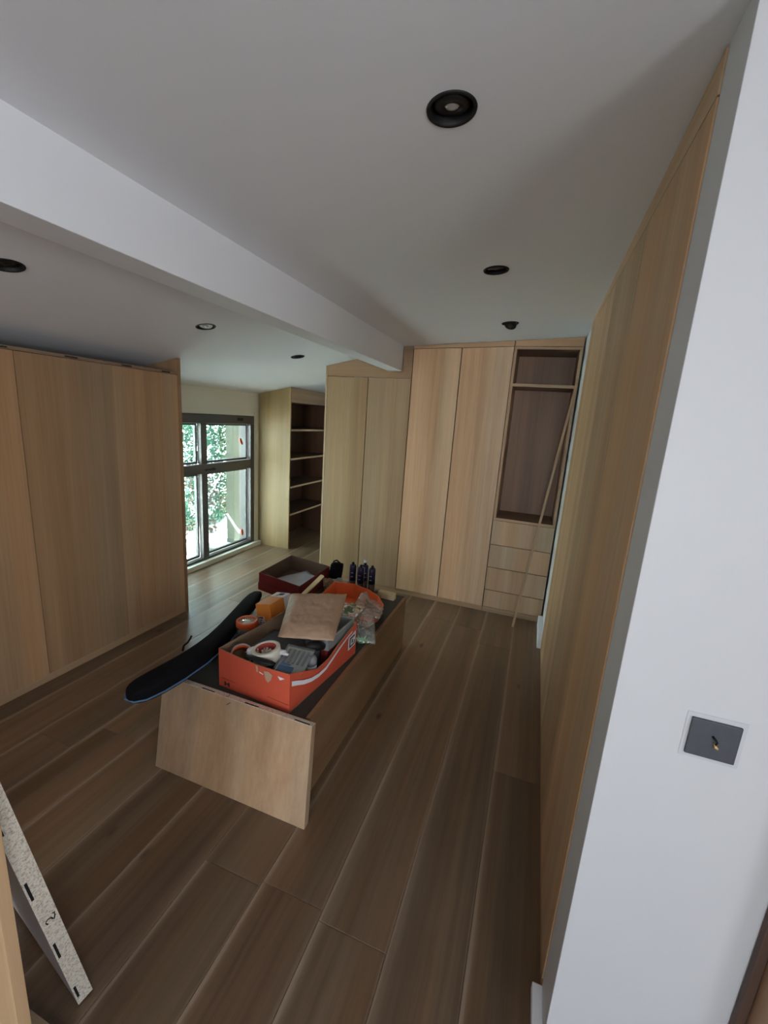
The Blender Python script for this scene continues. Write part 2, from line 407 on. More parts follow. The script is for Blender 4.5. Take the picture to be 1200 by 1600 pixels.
# dark vent plate on head rail, orange stickers on the glass
b = B(); box(b, -3.113, -3.104, 3.90, 3.985, 1.492, 1.522); obj('vent_cover', b, BLACK, win, bevel=.003)
for (yy, zz, an) in ((4.035, 1.262, 30), (4.045, .19, 8)):
    b = B(); lathe(b, [(.001, 0), (.026, 0), (.026, .0012), (.001, .0012)], 20, T(-3.172, yy, zz) @ Euler((0, R(90), 0)).to_matrix().to_4x4() @ Matrix.Rotation(R(an), 4, 'Z') @ Matrix.Diagonal((1.6, .75, 1, 1)))
    tag(obj('sticker', b, ORANGE2), 'orange oval sticker high on the right window pane' if zz > 1 else 'orange oval sticker low in the right window pane', 'sticker')
b = B(); box(b, -3.112, -3.100, 3.50, 3.53, .985, 1.012); box(b, -3.102, -3.090, 3.385, 3.53, .992, 1.005); obj('handle', b, BMETAL, win, bevel=.003)
# ------------------------------------------------------------------ outside
b = B(); box(b, -16, -3.30, -8, 16, -.30, -.12); struct('ground', b, plain('pale_gravel', (.55, .55, .53), .9, noise_amt=.3, scale=40, bump=.4, bscale=120))
b = B(); box(b, -3.72, -3.60, 4.43, 5.15, -.12, 2.8)
tag(obj('concrete_post', b, plain('weathered_concrete', (.055, .062, .046), .85, noise_amt=.2, scale=9, bump=.4, bscale=60), bevel=.006), 'beige concrete post standing outside the window', 'post')
b = B()
tube(b, [(-3.62, 4.32, .30), (-3.56, 4.40, .12), (-3.50, 4.50, -.05), (-3.49, 4.54, -.09)], [.008, .012, .016, .02], 8)
tag(obj('white_tube', b, WHITEP), 'white tube leaning against the foot of the outdoor post', 'tube')
b = B(); M_ = T(-3.62, 4.05, -.12)
lathe(b, [(.001, 0), (.034, .004), (.05, .025), (.04, .05), (.001, .058)], 14, M_)
tag(obj('stone', b, plain('dark_stone', (.06, .065, .06), .8)), 'dark rounded stone on the gravel outside the window', 'stone')
def hedge(name, label, n, bx, mat, size, seed, holes=.0, cap=-4.3):
    rnd = random.Random(seed)
    vs = []; fs = []
    x0, x1, y0, y1, z0, z1 = bx
    for _ in range(n):
        y = rnd.uniform(y0, y1); z = rnd.uniform(z0, z1)
        q = noise.noise(Vector((y * 1.7, z * 1.9, seed)))
        x = x1 - abs(rnd.gauss(0, .18)) * (x1 - x0) + q * .3 * (x1 - x0)
        x = min(x, cap)
        if noise.noise(Vector((x * 4, y * 5, z * 5 + seed))) < holes: continue
        s = size * rnd.uniform(.6, 1.5)
        d = Vector((rnd.uniform(-.2, 1), rnd.uniform(-1, 1), rnd.uniform(-1, .6))).normalized()
        a = d.orthogonal().normalized(); a = (a * math.cos(s * 99) + d.cross(a) * math.sin(s * 99)); c2 = d.cross(a)
        o_ = Vector((x, y, z)); i = len(vs)
        vs += [o_ - a * s, o_ + c2 * s * .45, o_ + a * s, o_ - c2 * s * .45 + d * s * .15]
        fs.append((i, i + 1, i + 2, i + 3))
    t_ = thing(name, label, 'hedge', ((x0 + x1) / 2, (y0 + y1) / 2, -.12))
    me = bpy.data.meshes.new('foliage'); base = world_loc(t_)
    me.from_pydata([tuple(v - base) for v in vs], [], fs); me.materials.append(mat)
    o = bpy.data.objects.new('foliage', me); C.objects.link(o); o.parent = t_; o['kind'] = 'stuff'
    dx_ = x1 - x0
    for q in range(7):
        y = y0 + (y1 - y0) * (q + .5) / 7; b = B()
        tube(b, [(x1 - .3 * dx_, y, -.14), (x1 - (.33 + rnd.uniform(-.1, .1)) * dx_, y + rnd.uniform(-.15, .15), z1 * .5), (x1 - .4 * dx_, y + rnd.uniform(-.3, .3), z1 * .92)], [.03 * min(1, dx_ + .3), .02 * min(1, dx_ + .3), .006], 6)
        obj('stem', b, plain('bark', (.10, .075, .05), .9), t_)
hedge('hedge', 'tall leafy green hedge outside the window', 56000, (-5.7, -4.50, 3.0, 8.2, -.12, 1.95), leafmat('hedge_leaves', (.006, .050, .024), (.014, .105, .055), (.07, .15, .07)), .027, 3, -.3, -4.42)
hedge('dry_shrub', 'low shrub with dry brown leaves in front of the hedge', 3000, (-4.26, -4.14, 3.5, 6.0, -.11, .85), leafmat('dry_leaves', (.02, .014, .009), (.06, .035, .022), (.12, .09, .06)), .028, 9, .0, -4.10)

# ------------------------------------------------------------------ recessed spotlights
def downlight(x, y, zf, slope, label, rz, tilt, drop=0.0, lens=(.5, .5, .5), head=None):
    z = zf(x); ang = -math.atan(slope)
    t_ = thing('ceiling_spotlight', label, 'spotlight', (x, y, z), 'recessed black spotlights in the ceiling')
    M0 = Matrix.Translation((x, y, z)) @ Matrix.Rotation(ang, 4, 'Y')
    b = B(); lathe(b, [(.0555, 0), (.0545, -.003), (.050, -.004), (.047, 0), (.047, .09), (.0495, .09), (.0495, .002), (.0555, .001)], 40, M0, close=True); obj('trim_ring', b, BMETAL, t_)
    b = B(); lathe(b, [(.001, .088), (.0465, .088), (.0465, .092), (.001, .092)], 30, M0); obj('recess_cap', b, BLACK, t_)
    M1 = M0 @ Matrix.Translation((0, 0, .003 - drop)) @ Matrix.Rotation(R(rz), 4, 'Z') @ Matrix.Rotation(R(tilt), 4, 'X')
    b = B(); lathe(b, [(.017, 0), (.036, .001), (.038, .004), (.038, .035), (.030, .045), (.014, .047), (.014, .010), (.016, .004)], 32, M1, close=True); obj('lamp_head', b, head or BMETAL, t_)
    b = B(); lathe(b, [(.001, -.0035), (.007, -.0028), (.012, -.001), (.0162, .0015), (.016, .009), (.001, .012)], 28, M1)
    g = plain('lens_%d' % int(lens[0] * 100), lens, .12, .6); o = obj('lens', b, g, t_)
    for s in (-1, 1):
        b = B(); tube(b, [M1 @ Vector((s * .034, 0, .02)), M1 @ Vector((s * .042, 0, .02))], .003, 8); obj('pivot_screw', b, plain('steel', (.5, .5, .5), .3, 1), t_)
LB = ['nearest recessed black spotlight in the main ceiling, clear lens visible', 'middle recessed black spotlight in the main ceiling', 'farthest recessed black spotlight in the main ceiling, head tipped out below the rim']
downlight(*LIGHTS_M[0], zm, .0571, LB[0], 20, 8, .0, (.55, .55, .55))
downlight(*LIGHTS_M[1], zm, .0571, LB[1], 0, 18, .0, (.16, .15, .13), plain('dark_grey_lamp_head', (.05, .045, .04), .4))
downlight(*LIGHTS_M[2], zm, .0571, LB[2], 150, 28, .022, (.08, .08, .08))
LB = ['recessed black spotlight in the sloping ceiling at the left picture edge', 'recessed spotlight with a pale lens above the left wardrobe end', 'recessed black spotlight in the sloping ceiling near the far wardrobe']
downlight(*LIGHTS_L[0], zl, .21, LB[0], 0, 10, .0, (.03, .03, .03))
downlight(*LIGHTS_L[1], zl, .21, LB[1], 0, -12, .000, (.60, .64, .62), plain('pale_lamp_head', (.55, .58, .56), .4))
downlight(*LIGHTS_L[2], zl, .21, LB[2], 40, 25, .006, (.10, .10, .10))

# ------------------------------------------------------------------ far wardrobes
G = .002
def door(parent, x0, x1, z0, z1a, z1b, y=YF, name='door', tint=None, th=.019, mat=OAKZ):
    b = B(); prism_y(b, [(x0 + G, z0), (x1 - G, z0), (x1 - G, z1b), (x0 + G, z1a)], y, y + th)
    return obj(name, b, mat, parent, bevel=.0012, tint=tint)
low = thing('wardrobe', 'low oak wardrobe section with two doors under the beam end on the far wall', 'wardrobe', (-1.5, YF, 0))
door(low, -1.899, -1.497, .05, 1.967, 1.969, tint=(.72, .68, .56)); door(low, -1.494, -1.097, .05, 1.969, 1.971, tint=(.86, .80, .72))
b = B(); box(b, -1.918, -1.901, YF, 4.24, 0, 2.06); obj('side_panel', b, OAKZ, low, tint=(1, .97, .9))
b = B()
for poly in ([(-1.900, 1.972), (-1.33, 1.972), (-1.33, 2.184), (-1.900, zl(-1.900) - .004)], [(-1.33, 1.972), (-1.097, 1.972), (-1.097, 2.028), (-1.33, 2.028)], [(-1.183, 2.028), (-1.097, 2.028), (-1.097, zm(-1.097) - .003), (-1.183, zm(-1.183) - .003)]):
    prism_y(b, poly, YF + .001, YF + .020)
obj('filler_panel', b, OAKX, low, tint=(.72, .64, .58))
b = B(); box(b, -1.900, -1.097, YF + .012, YF + .03, 0, .048); obj('plinth', b, OAKX, low, tint=(.8, .78, .75))
b = B(); box(b, -1.899, -1.097, YF + .021, YF + .03, .049, 1.97); obj('carcass', b, BLACK, low)
tall = thing('wardrobe', 'tall oak wardrobe with two full-height doors in the middle of the far wall', 'wardrobe', (-.68, YF, 0))
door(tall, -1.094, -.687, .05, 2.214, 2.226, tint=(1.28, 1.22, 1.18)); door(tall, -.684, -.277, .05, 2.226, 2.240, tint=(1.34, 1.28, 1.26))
b = B(); prism_y(b, [(-1.094, 2.217), (-.277, 2.243), (-.277, zm(-.277) - .003), (-1.094, zm(-1.094) - .003)], YF + .001, YF + .02); obj('filler_panel', b, OAKX, tall, tint=(1.05, 1.0, .95))
b = B(); box(b, -1.094, -.277, YF + .012, YF + .03, 0, .048); obj('plinth', b, OAKX, tall, tint=(.8, .78, .75))
b = B(); box(b, -1.094, -.277, YF + .021, YF + .03, .049, 2.2); obj('carcass', b, BLACK, tall)
nic = thing('wardrobe', 'oak unit with open niches above four drawers at the right of the far wall', 'wardrobe', (-.03, YF, 0))
x0, x1 = -.274, .222; YB = 4.03
b = B(); box(b, x0, x0 + .02, YF, YB, .842, 2.2415); obj('side_panel', b, OAKIN, nic, tint=(1.2, 1.15, 1.1))
b = B(); box(b, x1 - .02, x1, YF, YB, .842, 2.242); obj('side_panel', b, OAKIN, nic, tint=(1.2, 1.15, 1.1))
for nm, xa, xb in (('edge_strip', x0, x0 + .02), ('edge_strip', x1 - .02, x1)):
    b = B(); box(b, xa, xb, YF - .001, YF, .842, 2.2415); obj(nm, b, EDGE, nic)
b = B(); box(b, x0 + .0205, x1 - .0205, YB - .012, YB, .842, 2.222); obj('back_panel', b, OAKIN, nic)
for z0, z1 in ((.842, .864), (1.942, 1.964), (2.222, 2.2415)):
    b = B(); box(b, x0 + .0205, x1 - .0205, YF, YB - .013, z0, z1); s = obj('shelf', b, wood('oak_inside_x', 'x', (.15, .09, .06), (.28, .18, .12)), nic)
    b = B(); box(b, x0 + .0205, x1 - .0205, YF - .001, YF, z0, z1); obj('edge_strip', b, wood('oak_edge_x', 'x', (.34, .23, .14), (.5, .36, .24), wide=20), s)
b = B(); prism_y(b, [(x0 + .003, 2.245), (x1, 2.245), (x1, zm(x1) - .003), (x0 + .003, zm(x0) - .003)], YF + .001, YF + .02); obj('filler_panel', b, OAKX, nic, tint=(1.06, 1.0, .95))
zz = [.839, .624, .418, .209, .048]
for i in range(4):
    b = B(); box(b, x0 + G, x1 - G, YF, YF + .019, zz[i + 1] + .005, zz[i]); dr = obj('drawer', b, OAKZ, nic, bevel=.0012, tint=(1.0 - .04 * i, 1.0 - .045 * i, 1 - .05 * i))
b = B(); box(b, x0, x1, YF + .012, YF + .03, 0, .046); obj('plinth', b, OAKX, nic, tint=(.8, .78, .75))
b = B(); box(b, x0 + .002, x1 - .002, YF + .021, YF + .03, .049, .84); obj('carcass', b, BLACK, nic)

# ------------------------------------------------------------------ right wardrobe
rw = thing('wardrobe', 'long oak wardrobe front along the right wall beside the white wall end', 'wardrobe', (.30, 2.1, 0))
def zt(y): return 2.237 + .0215 * (y - 1.06)
dys = [(1.062, 1.62, (1.12, 1.06, .98)), (1.622, 2.184, (1.08, 1.04, .96)), (2.186, 2.690, (1.28, 1.24, 1.18)), (2.693, 3.168, (1.2, 1.17, 1.1))]
for a, c_, tn in dys:
    b = B(); prism_x(b, [(a + .0008, .045), (c_ - .0008, .045), (c_ - .0008, zt(c_)), (a + .0008, zt(a))], .222, .241)
    obj('door' if a < 2.6 else 'end_panel', b, OAKZ, rw, tint=tn, bevel=.0008)
b = B(); prism_x(b, [(1.062, zt(1.06) + .003), (3.168, zt(3.168) + .003), (3.168, 2.3125), (1.062, 2.3125)], .222, .241); obj('filler_panel', b, OAKY, rw, tint=(1.15, 1.1, 1.02))
b = B(); box(b, .224, .245, 1.062, 3.168, 0, .043); obj('plinth', b, OAKY, rw, tint=(.85, .8, .75))
b = B(); box(b, .242, .26, 1.062, 3.168, 0, 2.30); obj('carcass', b, BLACK, rw)

# ------------------------------------------------------------------ left wardrobe
lw = thing('wardrobe', 'dark-shaded oak wardrobe standing at the left in front of the window wall', 'wardrobe', (-2.6, 1.6, 0))
XL = -2.476
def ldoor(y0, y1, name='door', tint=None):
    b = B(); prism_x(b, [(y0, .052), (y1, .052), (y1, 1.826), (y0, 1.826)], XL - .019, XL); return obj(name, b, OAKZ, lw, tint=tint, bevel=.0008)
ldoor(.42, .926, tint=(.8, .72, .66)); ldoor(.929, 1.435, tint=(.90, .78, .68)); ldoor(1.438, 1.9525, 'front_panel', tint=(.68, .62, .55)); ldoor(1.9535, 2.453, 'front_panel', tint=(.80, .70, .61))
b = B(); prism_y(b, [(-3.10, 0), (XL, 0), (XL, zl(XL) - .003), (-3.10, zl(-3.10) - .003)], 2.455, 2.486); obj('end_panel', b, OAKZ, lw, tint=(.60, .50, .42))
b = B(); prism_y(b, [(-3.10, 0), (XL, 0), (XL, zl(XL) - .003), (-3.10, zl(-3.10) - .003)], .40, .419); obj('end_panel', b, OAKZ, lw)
b = B(); box(b, -3.05, XL - .0195, .42, 2.454, 1.50, 1.52); obj('top_panel', b, OAKIN, lw, tint=(.5, .42, .36))  # dark tint puts the shade of the open cavity into the panel colour
b = B(); box(b, XL - .0189, XL - .004, .42, 2.453, 1.829, 1.846); rail = obj('top_edge', b, wood('dull_edge', 'y', (.16, .11, .075), (.30, .22, .15), wide=40), lw)
for yc in (.62, .90, 1.18, 1.38, 1.72, 2.06, 2.36):
    b = B(); box(b, XL - .0045, XL - .0035, yc - .035, yc + .035, 1.833, 1.841); obj('slot', b, BLACK, rail)
b = B(); box(b, XL - .03, XL - .012, .42, 2.453, 0, .05); obj('plinth', b, OAKY, lw, tint=(.75, .7, .65))
b = B(); box(b, XL - .04, XL - .0195, .42, 2.453, .052, 1.828); obj('carcass', b, BLACK, lw)

# ------------------------------------------------------------------ shelf unit by the window
su = thing('bookcase', 'open oak shelf unit with slanted top beside the window', 'shelf unit', (-2.9, 4.7, 0))
XS = -2.68; y0, y1 = 4.268, 5.28
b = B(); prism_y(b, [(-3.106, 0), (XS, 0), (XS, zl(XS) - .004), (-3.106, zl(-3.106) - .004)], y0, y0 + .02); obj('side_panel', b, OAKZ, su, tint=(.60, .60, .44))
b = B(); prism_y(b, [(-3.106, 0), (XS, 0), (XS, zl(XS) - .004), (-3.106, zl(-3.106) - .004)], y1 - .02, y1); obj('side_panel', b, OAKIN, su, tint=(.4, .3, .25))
b = B(); box(b, -3.106, -3.094, y0 + .021, y1 - .021, .0, 1.78); obj('back_panel', b, OAKIN, su, tint=(.34, .26, .22))  # inner shade of the unit is put into the dark tint
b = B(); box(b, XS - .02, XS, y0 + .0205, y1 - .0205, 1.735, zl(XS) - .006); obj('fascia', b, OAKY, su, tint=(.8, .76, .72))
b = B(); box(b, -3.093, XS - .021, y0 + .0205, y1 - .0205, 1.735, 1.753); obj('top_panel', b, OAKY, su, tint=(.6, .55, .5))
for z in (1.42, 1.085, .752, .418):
    b = B(); box(b, -3.093, XS - .004, y0 + .0205, y1 - .0205, z - .011, z + .011); s = obj('shelf', b, wood('oak_inside_y', 'y', (.06, .036, .024), (.12, .075, .05)), su)  # shelf wood darkened to carry the shade inside the unit
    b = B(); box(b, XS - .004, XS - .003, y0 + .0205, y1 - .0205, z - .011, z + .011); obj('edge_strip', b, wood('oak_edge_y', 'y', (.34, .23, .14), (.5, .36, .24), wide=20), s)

# ------------------------------------------------------------------ near wall: plate, frame post
pl = thing('cover_plate', 'square dark grey box cover with a wire stub on the near white wall', 'cover plate', (.409, .93, 1.035))
b = B(); box(b, .3665, .4515, .924, .9295, .9935, 1.0765); obj('plate', b, plain('dark_grey_plastic', (.062, .066, .078), .6, noise_amt=.2, scale=60), pl, bevel=.002)
b = B(); tube(b, [(.406, .924, 1.045), (.410, .916, 1.042), (.414, .920, 1.036), (.411, .917, 1.032)], .0022, 6); obj('wire', b, BMETAL, pl)
b = B(); tube(b, [(.412, .924, 1.030), (.4125, .917, 1.027), (.416, .919, 1.024)], .0026, 6); obj('wire', b, plain('yellow_wire', (.85, .6, .25), .4), pl)
b = B(); box(b, .358, .460, .9292, .9298, .984, 1.086); obj('plaster_patch', b, plain('patch_plaster', (.55, .56, .57), .7, noise_amt=.05, scale=30), pl, bevel=.0004)
df = thing('door_frame', 'tan wooden door frame post at the bottom right corner', 'door frame', (.63, .89, 0))
b = B(); box(b, .592, .70, .84, .928, 0, 2.1); obj('jamb', b, FRAMEW, df, bevel=.003)
b = B(); box(b, .572, .590, .912, .928, 0, 2.1); obj('gap_shade', b, plain('gap_shade_brown', (.09, .05, .035), .6), df, bevel=.002)  # dark strip painted in for the shadow gap between wall and jamb

# ------------------------------------------------------------------ boards at the left foreground
op = thing('oak_panel', 'pale oak board standing on edge at the bottom left picture corner', 'panel', (-1.0, .35, 0))
b = B(); box(b, -1.25, -.826, .35, .372, 0, .935); obj('board', b, wood('pale_oak', 'z', (.42, .29, .17), (.60, .44, .28), wide=12), op, bevel=.001)
b = B(); box(b, -1.20, -.90, .372, .48, 0, .03); obj('foot', b, OAKX, op)
cb = thing('chipboard_panel', 'leaning board with raw chipboard edge, dark slots and a handwritten 2 at lower left', 'panel', (-.96, .55, 0))
u = Vector((.0135, -.165, .99)); u.normalize()
tdir = Vector((.19, .982, 0)); wdir = u.cross(tdir).normalized()
if wdir.x > 0: wdir = -wdir
tdir = wdir.cross(u).normalized()
if tdir.x < 0: tdir = -tdir
O = Vector((-.971, .541, .004))
MC = Matrix(((wdir.x, tdir.x, u.x, O.x), (wdir.y, tdir.y, u.y, O.y), (wdir.z, tdir.z, u.z, O.z), (0, 0, 0, 1)))
H = .965; TH = .036
b = B(); box(b, .0015, .42, .0, TH, 0, H, MC); obj('board', b, plain('white_melamine', (.60, .58, .62), .35), cb)
b = B(); box(b, 0, .0014, .0, TH, 0, H, MC); ed = obj('chipboard_edge', b, CHIP, cb)
for s0, ln in ((.030, .050), (.225, .062), (.470, .064), (.700, .066)):
    b = B(); box(b, -.0006, .0012, .004, .0095, s0, s0 + ln, MC); obj('slot', b, BLACK, cb)
b = B(); stroke = []
for px_, py_ in ((545, 500), (590, 490), (610, 560), (600, 632), (560, 618), (520, 585), (450, 592), (402, 636), (400, 668), (450, 708)):
    dx, dy = px_ - 505, py_ - 590
    stroke.append(MC @ Vector((-.0002, .020 + (dx * .9 - dy * .43) * .0000833, .375 + (-dx * .43 - dy * .9) * .000146)))
tube(b, stroke, .0016, 6); obj('digit', b, INK, cb)

# ------------------------------------------------------------------ carcass used as a table
car = thing('cabinet_carcass', 'oak cabinet carcass lying down as a low work table, grey-green top', 'cabinet', (-1.1, 2.05, 0))
ZT = .372
b = B(); prism_x(b, [(1.362, 0), (2.73, 0), (2.73, .386), (1.362, .386)], -.755, -.735); obj('side_panel', b, OAKY, car, bevel=.001, tint=(.60, .50, .40))
b = B(); box(b, -1.468, -1.448, 1.362, 2.78, 0, .371); obj('side_panel', b, OAKY, car, bevel=.001)
b = B(); box(b, -1.447, -.760, 1.362, 2.78, ZT - .008, ZT); obj('top_sheet', b, TOPMAT, car)
b = B(); box(b, -1.447, -.757, 1.364, 1.383, 0, ZT - .01); obj('end_panel', b, OAKX, car)
b = B(); box(b, -1.447, -.757, 2.755, 2.775, 0, ZT - .01); obj('end_panel', b, OAKX, car)
b = B(); box(b, -1.447, -.757, 2.05, 2.07, 0, ZT - .01); obj('divider', b, OAKX, car)

fp = thing('veneered_panel', 'oak veneered panel with slotted chipboard top edge leaning on the low table', 'panel', (-1.06, 1.24, 0))
base0 = Vector((-1.446, 1.224, 0)); base1 = Vector((-.669, 1.222, 0)); top0 = Vector((-1.468, 1.312, .404)); top1 = Vector((-.694, 1.305, .404))
uu = (top1 - base1); nn = Vector((0, .975, -.22)).normalized() * .034
def slab(bm_, q, off0, off1):
    n = nn.normalized(); prism(bm_, [p + n * off0 for p in q], [p + n * off1 for p in q])
q = [base0, base1, top1, top0]
b = B(); slab(b, q, .0, .033)
for v in b.verts: v.co.z = max(v.co.z, .001)
obj('board', b, OAKZ, fp, tint=(1.02, .98, .96))
e3 = uu.normalized() * .0014
b = B(); slab(b, [top0, top1, top1 + e3, top0 + e3], .0004, .0328); te = obj('chipboard_edge', b, CHIP, fp)
xa = (top1 - top0).normalized()
for s in (.215, .445, .690):
    o_ = top0 + xa * s + e3 * 1.05
    b = B(); slab(b, [o_, o_ + xa * .070, o_ + xa * .070 + e3 * .5, o_ + e3 * .5], .004, .0115); obj('slot', b, BLACK, fp)
for pts in ([(.375, .0, .006), (.385, .0, .02), (.371, .0, .022)],):
    b = B()
    P = [top0 + xa * .352 + e3 * 1.6 + nn * (.25 + .3 * q_) for q_ in (0, 1, 2)]
    tube(b, [top0 + xa * .350 + e3 * 1.6 + nn * .8, top0 + xa * .360 + e3 * 1.6 + nn * .15, top0 + xa * .348 + e3 * 1.6 + nn * .1], .0012, 5); obj('pencil_mark', b, INK, fp)
b = B(); c0 = base0 + (top0 - base0) * .93 + xa * .36
tube(b, [c0 - nn * .03, c0 - nn * .03 + xa * .018 + uu * .035], .0011, 5); obj('pencil_mark', b, INK, fp)

# ------------------------------------------------------------------ things on the table
# --- long black bag
bagt = thing('level_bag', 'long black padded bag with blue piping overhanging the table left side', 'bag', (-1.50, 1.7, .373))
ax = [(-1.418, 1.085), (-1.412, 1.095), (-1.402, 1.13), (-1.388, 1.20), (-1.378, 1.30), (-1.380, 1.42), (-1.412, 1.60), (-1.490, 1.80), (-1.565, 2.02), (-1.635, 2.21), (-1.662, 2.30)]
wd = [.018, .040, .056, .060, .060, .058, .054, .050, .050, .046, .02]; ht = [.014, .030, .042, .046, .046, .044, .042, .040, .038, .034, .012]
zs = [.462, .462, .462, .462, .462, .458, .445, .425, .414, .410, .400]
b = B(); rings = []; zc = .46; SEG = 24
for i, ((x, y), a, h) in enumerate(zip(ax, wd, ht)):
    p0 = Vector(ax[max(0, i - 1)]); p1 = Vector(ax[min(len(ax) - 1, i + 1)]); d = (p1 - p0).normalized(); n = Vector((d.y, -d.x))
    ring = []
    for s in range(SEG):
        t_ = 2 * math.pi * s / SEG; ca, sa = math.cos(t_), math.sin(t_)
        ca = math.copysign(abs(ca) ** .75, ca); sa = math.copysign(abs(sa) ** .6, sa)
        wob = 1 + .05 * noise.noise(Vector((x * 9, y * 9, s * .6)))
        ring.append(b.verts.new((x + n.x * a * ca * wob, y + n.y * a * ca * wob, max(ZT + .004 if y > 1.40 else .412, zs[i] + h * sa * wob))))
    rings.append(ring)
for A, D in zip(rings, rings[1:]):
    for s in range(SEG):
        f = b.faces.new((A[s], A[(s + 1) % SEG], D[(s + 1) % SEG], D[s])); f.smooth = True
b.faces.new(rings[0][::-1]); b.faces.new(rings[-1])
body = obj('bag_body', b, NYLON, bagt)
sub = body.modifiers.new('sub', 'SUBSURF'); sub.levels = 1; sub.render_levels = 1
for sgn, nm in ((1, 'piping'),):
    b = B(); pts = []
    for side in (1,):
        L1 = []
        for i, ((x, y), a) in enumerate(zip(ax, wd)):
            p0 = Vector(ax[max(0, i - 1)]); p1 = Vector(ax[min(len(ax) - 1, i + 1)]); d = (p1 - p0).normalized(); n = Vector((d.y, -d.x, 0))
            L1.append((Vector((x, y, zs[i] - ht[i] * .35)), n * (a * 1.0)))
    pts = [p - n for p, n in reversed(L1[1:5])] + [Vector((-1.42, 1.081, zs[0] - .010))] + [p + n for p, n in L1[1:9]]
    pts = [pts[i // 4].lerp(pts[min(i // 4 + 1, len(pts) - 1)], (i % 4) / 4) for i in range(4 * (len(pts) - 1) + 1)]
    tube(b, pts, .0035, 6); obj('piping', b, PIPING, bagt)
b = B(); tube(b, [(-1.440, 1.40, .492), (-1.452, 1.42, .505), (-1.457, 1.45, .506), (-1.458, 1.47, .520), (-1.458, 1.475, .529)], .005, 6)
obj('handle_tab', b, NYLON, bagt)

# --- open orange carton
oc = thing('open_carton', 'battered orange open-top cardboard carton full of tapes at the table front', 'box', (-1.0, 1.65, ZT))
A_, B_, C_, D_ = [Vector(p) for p in ((-1.232, 1.402, ZT), (-.838, 1.368, ZT), (-.777, 1.925, ZT), (-1.175, 1.965, ZT))]
up = Vector((0, 0, 1)); H1 = .185
def wall(P, Q, hs, name, inward, tp=.004, N_=16):
    """card wall from P to Q, heights interpolated from list, orange outside and kraft inside"""
    b = B(); d = (Q - P); n = inward.normalized() * tp
    def hh(t_):
        x = t_ * (len(hs) - 1); i = min(int(x), len(hs) - 2); f = x - i; return hs[i] * (1 - f) + hs[i + 1] * f
    rows = []
    for i in range(N_ + 1):
        t_ = i / N_; p = P + d * t_; h = hh(t_); bow = -inward.normalized() * .010 * math.sin(math.pi * t_)
        rows.append([b.verts.new(v) for v in (p, p + up * h * .55 + bow * .8, p + up * h + bow, p + n + up * h + bow, p + n + up * h * .55 + bow * .8, p + n)])
    for r0, r1 in zip(rows, rows[1:]):
        for j in range(6):
            f = b.faces.new((r0[j], r1[j], r1[(j + 1) % 6], r0[(j + 1) % 6])); f.material_index = 0 if j in (0, 1) else 1
    for r_ in (rows[0], rows[-1]): b.faces.new(r_)
    return obj(name, b, [ORANGE, KRAFT], oc)
cen = (A_ + B_ + C_ + D_) / 4
e_ = Vector((0, 0, .001))
wall(A_ + e_, B_ + e_, [.186, .184, .182, .186], 'front_wall', Vector((.08, 1, 0)))
wall(B_ + e_ + Vector((0, .004, 0)), C_ + e_, [.186, .150, .112, .118, .150, .172, .184], 'side_wall', Vector((-1, .1, 0)), N_=30)
wall(C_ + e_, D_ + e_, [.184, .18, .186], 'back_wall', Vector((-.08, -1, 0)))
wall(D_ + e_ - Vector((0, .004, 0)), A_ + e_ + Vector((0, .004, 0)), [.186, .176, .170, .18, .186], 'side_wall', Vector((1, -.1, 0)), N_=24)
b = B(); prism(b, [A_ + up * .002, B_ + up * .002, C_ + up * .002, D_ + up * .002], [A_ + up * .006, B_ + up * .006, C_ + up * .006, D_ + up * .006]); obj('bottom', b, KRAFT, oc)
# worn marks, tape stripe, logo label
fd = (B_ - A_).normalized(); fn = Vector((-.085, -1, 0)).normalized()
def onfront(s, z, o_=.0115): return A_ + fd * s + up * z + fn * (o_ * math.sin(math.pi * s / (B_ - A_).length) * (1 if z > .1 else z / .1) + .0015)
def patch(name, pts, mat, n, th=.0008):
    b = B(); prism(b, pts, [p + n * th for p in pts]); return obj(name, b, mat, oc)
patch('torn_patch', [onfront(.268, .168), onfront(.290, .172), onfront(.312, .160), onfront(.305, .135), onfront(.290, .118), onfront(.278, .130)], plain('torn_card', (.50, .32, .2), .9), fn)
patch('torn_patch', [onfront(.338, .164), onfront(.372, .160), onfront(.350, .148)], WHITEP, fn)
patch('torn_patch', [onfront(.225, .182), onfront(.236, .182), onfront(.240, .156), onfront(.230, .150)], plain('torn_card', (0, 0, 0)), fn)
patch('torn_patch', [onfront(.245, .158), onfront(.265, .152), onfront(.265, .148), onfront(.245, .153)], WHITEP, fn)
for s in (.035, .058):
    patch('printed_mark', [onfront(s, .012), onfront(s + .008, .012), onfront(s + .008, .034), onfront(s, .034)], INK, fn)
patch('printed_mark', [onfront(.035, .021), onfront(.066, .021), onfront(.066, .026), onfront(.035, .026)], INK, fn)
patch('fold_crease', [onfront(.02, .046, .006), onfront(.392, .040, .006), onfront(.392, .042, .006), onfront(.02, .0485, .006)], plain('crease', (.22, .03, .02), .8), fn)
sd = (C_ - B_); sn = Vector((1, -.11, 0)).normalized()
def onside(t_, z, o_=.013): return B_ + sd * t_ + up * z + sn * (o_ * math.sin(math.pi * t_) * min(1, z / .07) + .0016)
st = B(); tp = [(.02, .150), (.08, .135), (.16, .113), (.25, .096), (.35, .088), (.45, .092), (.55, .112), (.66, .134), (.78, .15), (.9, .16)]
for (t0, z0), (t1, z1) in zip(tp, tp[1:]):
    w0 = .024 - .017 * t0 * 1.1; w1 = .024 - .017 * t1 * 1.1
    prism(st, [onside(t0, z0), onside(t1, z1), onside(t1, z1 - w1), onside(t0, z0 - w0)], [p + sn * .001 for p in (onside(t0, z0), onside(t1, z1), onside(t1, z1 - w1), onside(t0, z0 - w0))])
